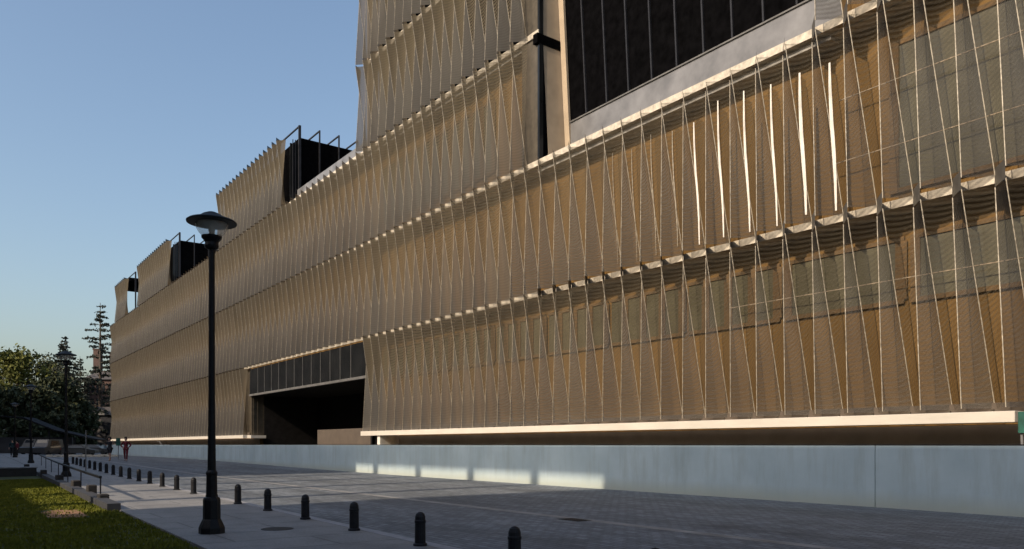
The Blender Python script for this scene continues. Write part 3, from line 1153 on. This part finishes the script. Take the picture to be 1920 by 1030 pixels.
# ------------------------------------------------------------------ trees
def leaf(m, p, size, rnd):
    a = Vector((rnd.gauss(0, 1), rnd.gauss(0, 1), rnd.gauss(0, 1))).normalized()
    b = a.orthogonal().normalized()
    c = a.cross(b)
    t = rnd.uniform(0, 2 * pi)
    u = (b * cos(t) + c * sin(t)) * size
    v = (c * cos(t) - b * sin(t)) * size * .6
    m.face([p - u, p - v * .8, p + u, p + v])


def broadleaf(name, loc, h, wd, mat, label, group, n=2600, seed=1, size=.44):
    rnd = random.Random(seed)
    root = empty(name, loc, label, 'tree', group)
    m = MB()
    tr = .018 * h
    m.lathe([(tr * 1.6, -.3), (tr * 1.1, .5), (tr * .8, h * .4), (tr * .3, h * .75)], 8)
    clumps = []
    for i in range(34):
        t = rnd.random()
        zc = h * (.14 + .80 * t)
        rmax = wd * .5 * math.sqrt(max(.05, 1 - ((t - .35) / .75) ** 2))
        a, rr_ = rnd.uniform(0, 2 * pi), rmax * rnd.uniform(.25, 1)
        cpt = Vector((rr_ * cos(a), rr_ * sin(a), zc))
        clumps.append((cpt, h * rnd.uniform(.07, .14)))
        if i % 2 == 0:
            m.bar((0, 0, h * rnd.uniform(.2, .45)), cpt, tr * .6, 0, 5, tr * .12)
    m.build('trunk', M['bark'], root)
    m = MB()
    for i in range(int(n * 1.7)):
        cpt, r = clumps[rnd.randrange(len(clumps))]
        d = Vector((rnd.gauss(0, 1), rnd.gauss(0, 1), rnd.gauss(0, .75)))
        d = d.normalized() * r * (rnd.random() ** .45) * rnd.choice((1, 1, 1, 1.25))
        leaf(m, cpt + d, size * rnd.uniform(.6, 1.2), rnd)
    m.build('crown', mat, root)
    return root


def conifer(name, loc, h, wd, label, group, seed=1, sparse=1.0, bare=0.1, size=.3, droop=.25):
    rnd = random.Random(seed)
    root = empty(name, loc, label, 'tree', group)
    m = MB()
    m.lathe([(.014 * h, -.3), (.011 * h, h * .3), (.006 * h, h * .75), (.0015 * h, h)], 8)
    lf = MB()
    z = h * bare
    while z < h * .985:
        t = (z / h - bare) / (1 - bare)
        nb = 5 if sparse >= 1 else rnd.choice((3, 4, 5))
        for b in range(nb):
            a = rnd.uniform(0, 2 * pi)
            ln = wd * .5 * (1 - t) ** (.75 if sparse >= 1 else .6) * (rnd.uniform(.55, 1.1) if sparse >= 1 else rnd.uniform(.3, 1.15)) + .25
            dz = -ln * droop * rnd.uniform(.4, 1.3) + ln * .12
            e = Vector((cos(a) * ln, sin(a) * ln, z + dz))
            mid = Vector((cos(a) * ln * .5, sin(a) * ln * .5, z + dz * .25 + ln * .06))
            m.bar((0, 0, z), mid, .003 * h, 0, 4, .002 * h)
            m.bar(mid, e, .002 * h, 0, 4, .0006 * h)
            kk = int(ln * (9 if sparse >= 1 else 15) * sparse)
            for q in range(kk):
                u = rnd.uniform(.25, 1.03)
                pp = mid.lerp(e, (u - .5) * 2) if u > .5 else Vector((0, 0, z)).lerp(mid, u * 2)
                pp = pp + Vector((rnd.gauss(0, .16), rnd.gauss(0, .16), rnd.gauss(-.06, .09))) * (1 + ln * .12)
                leaf(lf, pp, size * rnd.uniform(.5, 1.1), rnd)
        z += h * (.026 if sparse >= 1 else .031) * rnd.uniform(.7, 1.3)
    m.build('trunk', M['bark'], root)
    lf.build('crown', M['needle'], root)
    return root


def far(x, fw):                            # column of the photo at a forward distance
    r = (x - 960) / F * fw
    return Vector((r * CT + fw * ST, -r * ST + fw * CT, 0.15))


def hgt(y, fw):
    return EYE + (HY - y) * fw / F - .15


GT = 'broadleaf trees at the end of the street'
broadleaf('broadleaf_tree', far(12, 165), hgt(664, 165), 13, M['leaf_light'], 'leafy green tree at the left edge of the photo', GT, 3000, 11)
broadleaf('broadleaf_tree', far(52, 160), hgt(658, 160), 12, M['leaf_light'], 'yellow green tree with sunlit crown behind the third lamp', GT, 3200, 12)
broadleaf('broadleaf_tree', far(90, 168), hgt(662, 168), 12, M['leaf_dark'], 'dark rounded tree left of the second lamp', GT, 3200, 13)
broadleaf('broadleaf_tree', far(-25, 150), hgt(690, 150), 12, M['leaf_dark'], 'dark tree cut by the left edge behind the people', GT, 2400, 14)
broadleaf('broadleaf_tree', far(30, 135), hgt(728, 135), 11, M['leaf_dark'], 'dark low tree in front of the sunlit crowns', GT, 2600, 15)
broadleaf('broadleaf_tree', far(78, 138), hgt(722, 138), 10, M['leaf_dark'], 'dark low tree directly left of the second lamp post', GT, 2600, 16)
broadleaf('broadleaf_tree', far(112, 145), hgt(700, 145), 9, M['leaf_dark'], 'dark tree behind the second lamp post', GT, 2400, 17)
broadleaf('broadleaf_tree', far(148, 150), hgt(742, 150), 7, M['leaf_dark'], 'small dark tree in front of the brick house', GT, 1800, 18)
conifer('conifer', far(122, 150), hgt(630, 150), 11.0, 'dark conifer whose pointed top rises above the second lamp', 'conifers', 21, 1.2, .08, .34)
conifer('conifer', far(150, 158), hgt(668, 158), 9.0, 'lower dark conifer left of the brick chimney', 'conifers', 22, 1.0, .08, .3)
conifer('conifer', far(188, 162), hgt(568, 162), 13, 'tall sparse conifer rising beside the brick chimneys', 'conifers', 23, .95, .10, .33, .1)

# hedge
hd = MB()
rnd = random.Random(31)
for i in range(2600):
    t = rnd.random()
    p = far(38 + 85 * t, 128 - 6 * t)
    leaf(hd, p + Vector((rnd.gauss(0, .5), rnd.gauss(0, .5), rnd.uniform(0, 1.35))), .2, rnd)
ho = hd.build('hedge', M['leaf_dark'])
tag(ho, 'low dark hedge at the far end of the pavement', 'hedge')

# ------------------------------------------------------------------ brick house behind the conifer
FWH = 172
bh = empty('brick_house', far(185, FWH), 'dark brick house with tall chimneys beyond the hall end', 'house', None, -TH)
ux = lambda x: (x - 185) * FWH / F
uz = lambda y: hgt(y, FWH)
m = MB()
m.box(ux(158), ux(235), 0, 9, -.3, uz(712))
m.build('wall', M['brick'], bh)
m = MB()
m.hexa([(ux(154), -.5, uz(712)), (ux(238), -.5, uz(712)), (ux(238), 9.5, uz(712)), (ux(154), 9.5, uz(712)),
        (ux(166), 4.0, uz(692)), (ux(228), 4.0, uz(692)), (ux(228), 5.0, uz(692)), (ux(166), 5.0, uz(692))])
rf = m.build('roof', M['roof'], bh)
for x0, x1, yt in ((161, 173, 651), (192, 208, 657)):
    m = MB()
    m.box(ux(x0), ux(x1), 3.0, 4.4, uz(715), uz(yt) - .25)
    m.box(ux(x0) - .12, ux(x1) + .12, 2.88, 4.52, uz(yt) - .245, uz(yt))
    m.build('chimney', M['brick'], rf)
for r_, (ya, yb) in enumerate(((722, 738), (748, 764))):
    for x0 in (163, 172, 181, 192, 203):
        m = MB()
        m.box(ux(x0), ux(x0 + 4.5), -.04, .02, uz(yb), uz(ya))
        wv_ = m.build('window', M['carglass'], bh)
        m = MB()
        m.box(ux(x0) - .08, ux(x0 + 4.5) + .08, -.1, -.002, uz(yb) - .14, uz(yb) - .003)
        m.build('sill', M['spandrel'], wv_)
an_ = empty('low_annexe', far(195, 158), 'low grey annexe with pale eaves beside the hall end', 'house', None, -TH)
vx = lambda x: (x - 195) * 158 / F
vz = lambda y: hgt(y, 158)
m = MB()
m.box(vx(168), vx(230), 0, 6, -.3, vz(779))
m.build('wall', M['spandrel'], an_).data.materials[0] = M['roof']
m = MB()
m.box(vx(190), vx(214), -.06, -.003, .2, vz(782))
m.build('panel', M['mullion'], an_)
m = MB()
m.box(vx(165), vx(233), -.5, 6.3, vz(778.5), vz(775))
m.build('eave', M['spandrel'], an_)
m = MB()
m.hexa([(vx(165), -.5, vz(775) + .01), (vx(233), -.5, vz(775) + .01), (vx(233), 6.3, vz(775) + .01), (vx(165), 6.3, vz(775) + .01),
        (vx(167), 2.5, vz(762)), (vx(231), 2.5, vz(762)), (vx(231), 3.3, vz(762)), (vx(167), 3.3, vz(762))])
m.build('roof', M['roof'], an_)

# dark sloping canopy over a stair
FC = 118
cp = empty('canopy', far(60, FC), 'dark sloping canopy on posts at the far left', 'canopy', None, -TH)
qx = lambda x: (x - 60) * FC / F
qz = lambda y: hgt(y, FC)
m = MB()
for (xa, ya), (xb, yb) in zip([(-40, 777), (52, 783), (110, 806), (190, 824)], [(52, 783), (110, 806), (190, 824)]):
    xa, xb, za, zb = qx(xa), qx(xb), qz(ya), qz(yb)
    m.hexa([(xa, -1.2, za - .2), (xb, -1.2, zb - .2), (xb, 1.6, zb - .2), (xa, 1.6, za - .2),
            (xa, -1.2, za), (xb, -1.2, zb), (xb, 1.6, zb), (xa, 1.6, za)])
m.build('roof', M['canopy'], cp)
for x, y in ((-10, 778), (62, 788), (98, 803), (146, 816)):
    m = MB()
    m.box(qx(x) - .1, qx(x) + .1, -.9, -.7, -.3, qz(y) - .4)
    m.build('post', M['canopy'], cp)
m = MB()
m.box(qx(-40), qx(120), 2.2, 2.5, -.3, 2.6)
m.build('back_wall', M['roof'], cp)

# pale pillars put in for sunlit patches between the far trees
for (x, fw, y0, lab) in ((131, 182, 774, 'narrow pale pillar standing for a sunlit patch behind the second lamp post'), (8.5, 150, 806, 'narrow pale pillar standing for a sunlit patch at the far left')):
    m = MB()
    hh_ = hgt(y0, fw)
    m.bevel_box(-.32, .32, -.32, .32, -.3, hh_, .04)
    m.box(-.4, .4, -.4, .4, hh_ + .003, hh_ + .2)
    o = m.build('sun_patch_pillar', M['white'])
    o.location = far(x, fw)
    o.rotation_euler = (0, 0, -TH)
    tag(o, lab, 'pillar')


# ------------------------------------------------------------------ parked vehicles far away
def vehicle(name, loc, rz, label, mat, van=False):
    root = empty(name, loc, label, 'van' if van else 'car', None, rz)
    L, W, H = (4.8, 1.9, 2.2) if van else (4.2, 1.75, 1.45)
    m = MB()
    prof = ([(-L / 2, .3), (L / 2, .3), (L / 2, 1.0), (L / 2 - .5, 1.15), (L / 2 - 1.2, H), (-L / 2 + .1, H), (-L / 2, 1.0)] if van else
            [(-L / 2, .3), (L / 2, .3), (L / 2, .72), (L / 2 - 1.0, .9), (L / 2 - 1.75, H), (-L / 2 + .75, H), (-L / 2 + .1, .95)])
    inset = lambda z: .16 * max(0, (z - .9) / (H - .9))
    a = [(y_ * 1.0, -W / 2 + inset(z_), z_) for y_, z_ in prof]
    b = [(y_ * 1.0, W / 2 - inset(z_), z_) for y_, z_ in prof]
    m.rings([a, b])
    m.build('body', mat, root)
    m = MB()
    ws = [(L / 2 - .62 if van else L / 2 - 1.1, 1.2 if van else .96), (L / 2 - 1.12 if van else L / 2 - 1.68, H - .1)]
    m.face([(ws[0][0] + .02, -W / 2 + .2, ws[0][1]), (ws[0][0] + .02, W / 2 - .2, ws[0][1]), (ws[1][0] + .04, W / 2 - .28, ws[1][1]), (ws[1][0] + .04, -W / 2 + .28, ws[1][1])])
    m.build('windscreen', M['carglass'], root)
    m = MB()
    m.face([(-L / 2 + (.0 if van else .1), -W / 2 + .25, 1.05), (-L / 2 + (.06 if van else .6), -W / 2 + .32, H - .2), (-L / 2 + (.06 if van else .6), W / 2 - .32, H - .2), (-L / 2 + (.0 if van else .1), W / 2 - .25, 1.05)][::-1])
    rg = m.build('rear_window', M['carglass'], root)
    rg.location.x = -.03
    for sd in (-1, 1):
        m = MB()
        yy = sd * (W / 2 + .004)
        i1, i2 = inset(1.0), inset(H - .15)
        m.face([(-L / 2 + .8, yy - sd * i1, 1.0), (L / 2 - 1.3, yy - sd * i1, 1.0), (L / 2 - 1.8, yy - sd * i2, H - .15), (-L / 2 + 1.0, yy - sd * i2, H - .15)])
        m.build('side_window', M['carglass'], root)
        m = MB()
        m.box(-L / 2 - .02, -L / 2 + .05, sd * .7 - .1, sd * .7 + .1, .75, .95)
        m.build('tail_lamp', M['red_lamp'], root)
        for xx in (-L / 2 + .85, L / 2 - .85):
            m = MB()
            ringf = lambda yq, r: [(xx + r * cos(t * pi / 8), yq, .31 + r * sin(t * pi / 8)) for t in range(16)]
            m.rings([ringf(sd * (W / 2 - .18), .31), ringf(sd * (W / 2 + .01), .31)])
            m.build('wheel', M['tyre'], root)
    return root


vehicle('parked_van', far(69, 112), -TH + 1.45 + pi, 'pale van parked under the dark canopy, left of two', M['cream'], True)
vehicle('parked_van', far(90, 110), -TH + 1.6 + pi, 'pale van parked under the dark canopy, right of two', M['silver'], True)
vehicle('parked_car', far(150, 104), -TH + .2, 'pale car parked at the far end of the road', M['cream'])
vehicle('parked_car', far(178, 116), -TH + .25, 'silver car parked near the corner of the hall', M['silver'])
rb = MB()
rnd = random.Random(9)
for i in range(70):
    t = rnd.random()
    c0 = far(122 + 62 * t, 92) + Vector((rnd.uniform(-2, 2), rnd.uniform(-2, 2), 0))
    s_ = rnd.uniform(.12, .4)
    rb.bevel_box(c0.x - s_, c0.x + s_, c0.y - s_, c0.y + s_, 0, s_ * 1.1, s_ * .3)
tag(rb.build('rubble', M['rubble']), 'pale rubble heap beyond the far bollards', 'rubble', kind='stuff')

# ------------------------------------------------------------------ unseen building opposite: roofline and openings shaped to cast street shade and sun patches
XO = -14.0
dn = (WN - XO)
HO = 1.69 + (WN - XO) / LN * TAN
sh = LS / LN * dn
la, lb = S(1140, WN) - sh, S(668, WN) - sh
OB = (2.1 - XO) / LN * TAN
OT = .36 + (dn + .6) / LN * TAN
ob = empty('opposite_shade_building', (XO - 6, 40, 0), 'unseen building across the street with openings shaped for the sun patches', 'building')


def oppo(m):
    m.box(XO - 12, XO, -90, la - .02, -.3, HO)
    m.box(XO - 12, XO, lb + .02, 131, -.3, HO)
    m.box(XO - 12, XO, 131.02, 260, -.3, HO + 4)
    lm = S(784, WN) - sh
    m.box(XO - 12, XO, la - .015, lm, -.3, OB)
    m.box(XO - 12, XO, lm + .005, lb + .015, -.3, (7.5 - XO) / LN * TAN)


part('wall', M['brick'], oppo, ob)
part('shade_beam', M['brick'], lambda m: m.box(XO - .6, XO, la - .015, lb + .015, OT, HO), ob)
for xp in (704.5, 784.5, 883, 1003):
    sp_ = S(xp, WN) - sh
    wp = (S(xp - 6 * (xp / 900) ** 1.5, WN) - S(xp + 6 * (xp / 900) ** 1.5, WN))
    part('pier', M['brick'], lambda m: m.box(XO - .55, XO - .05, sp_ - wp / 2, sp_ + wp / 2, OB + .003, OT - .003), ob)
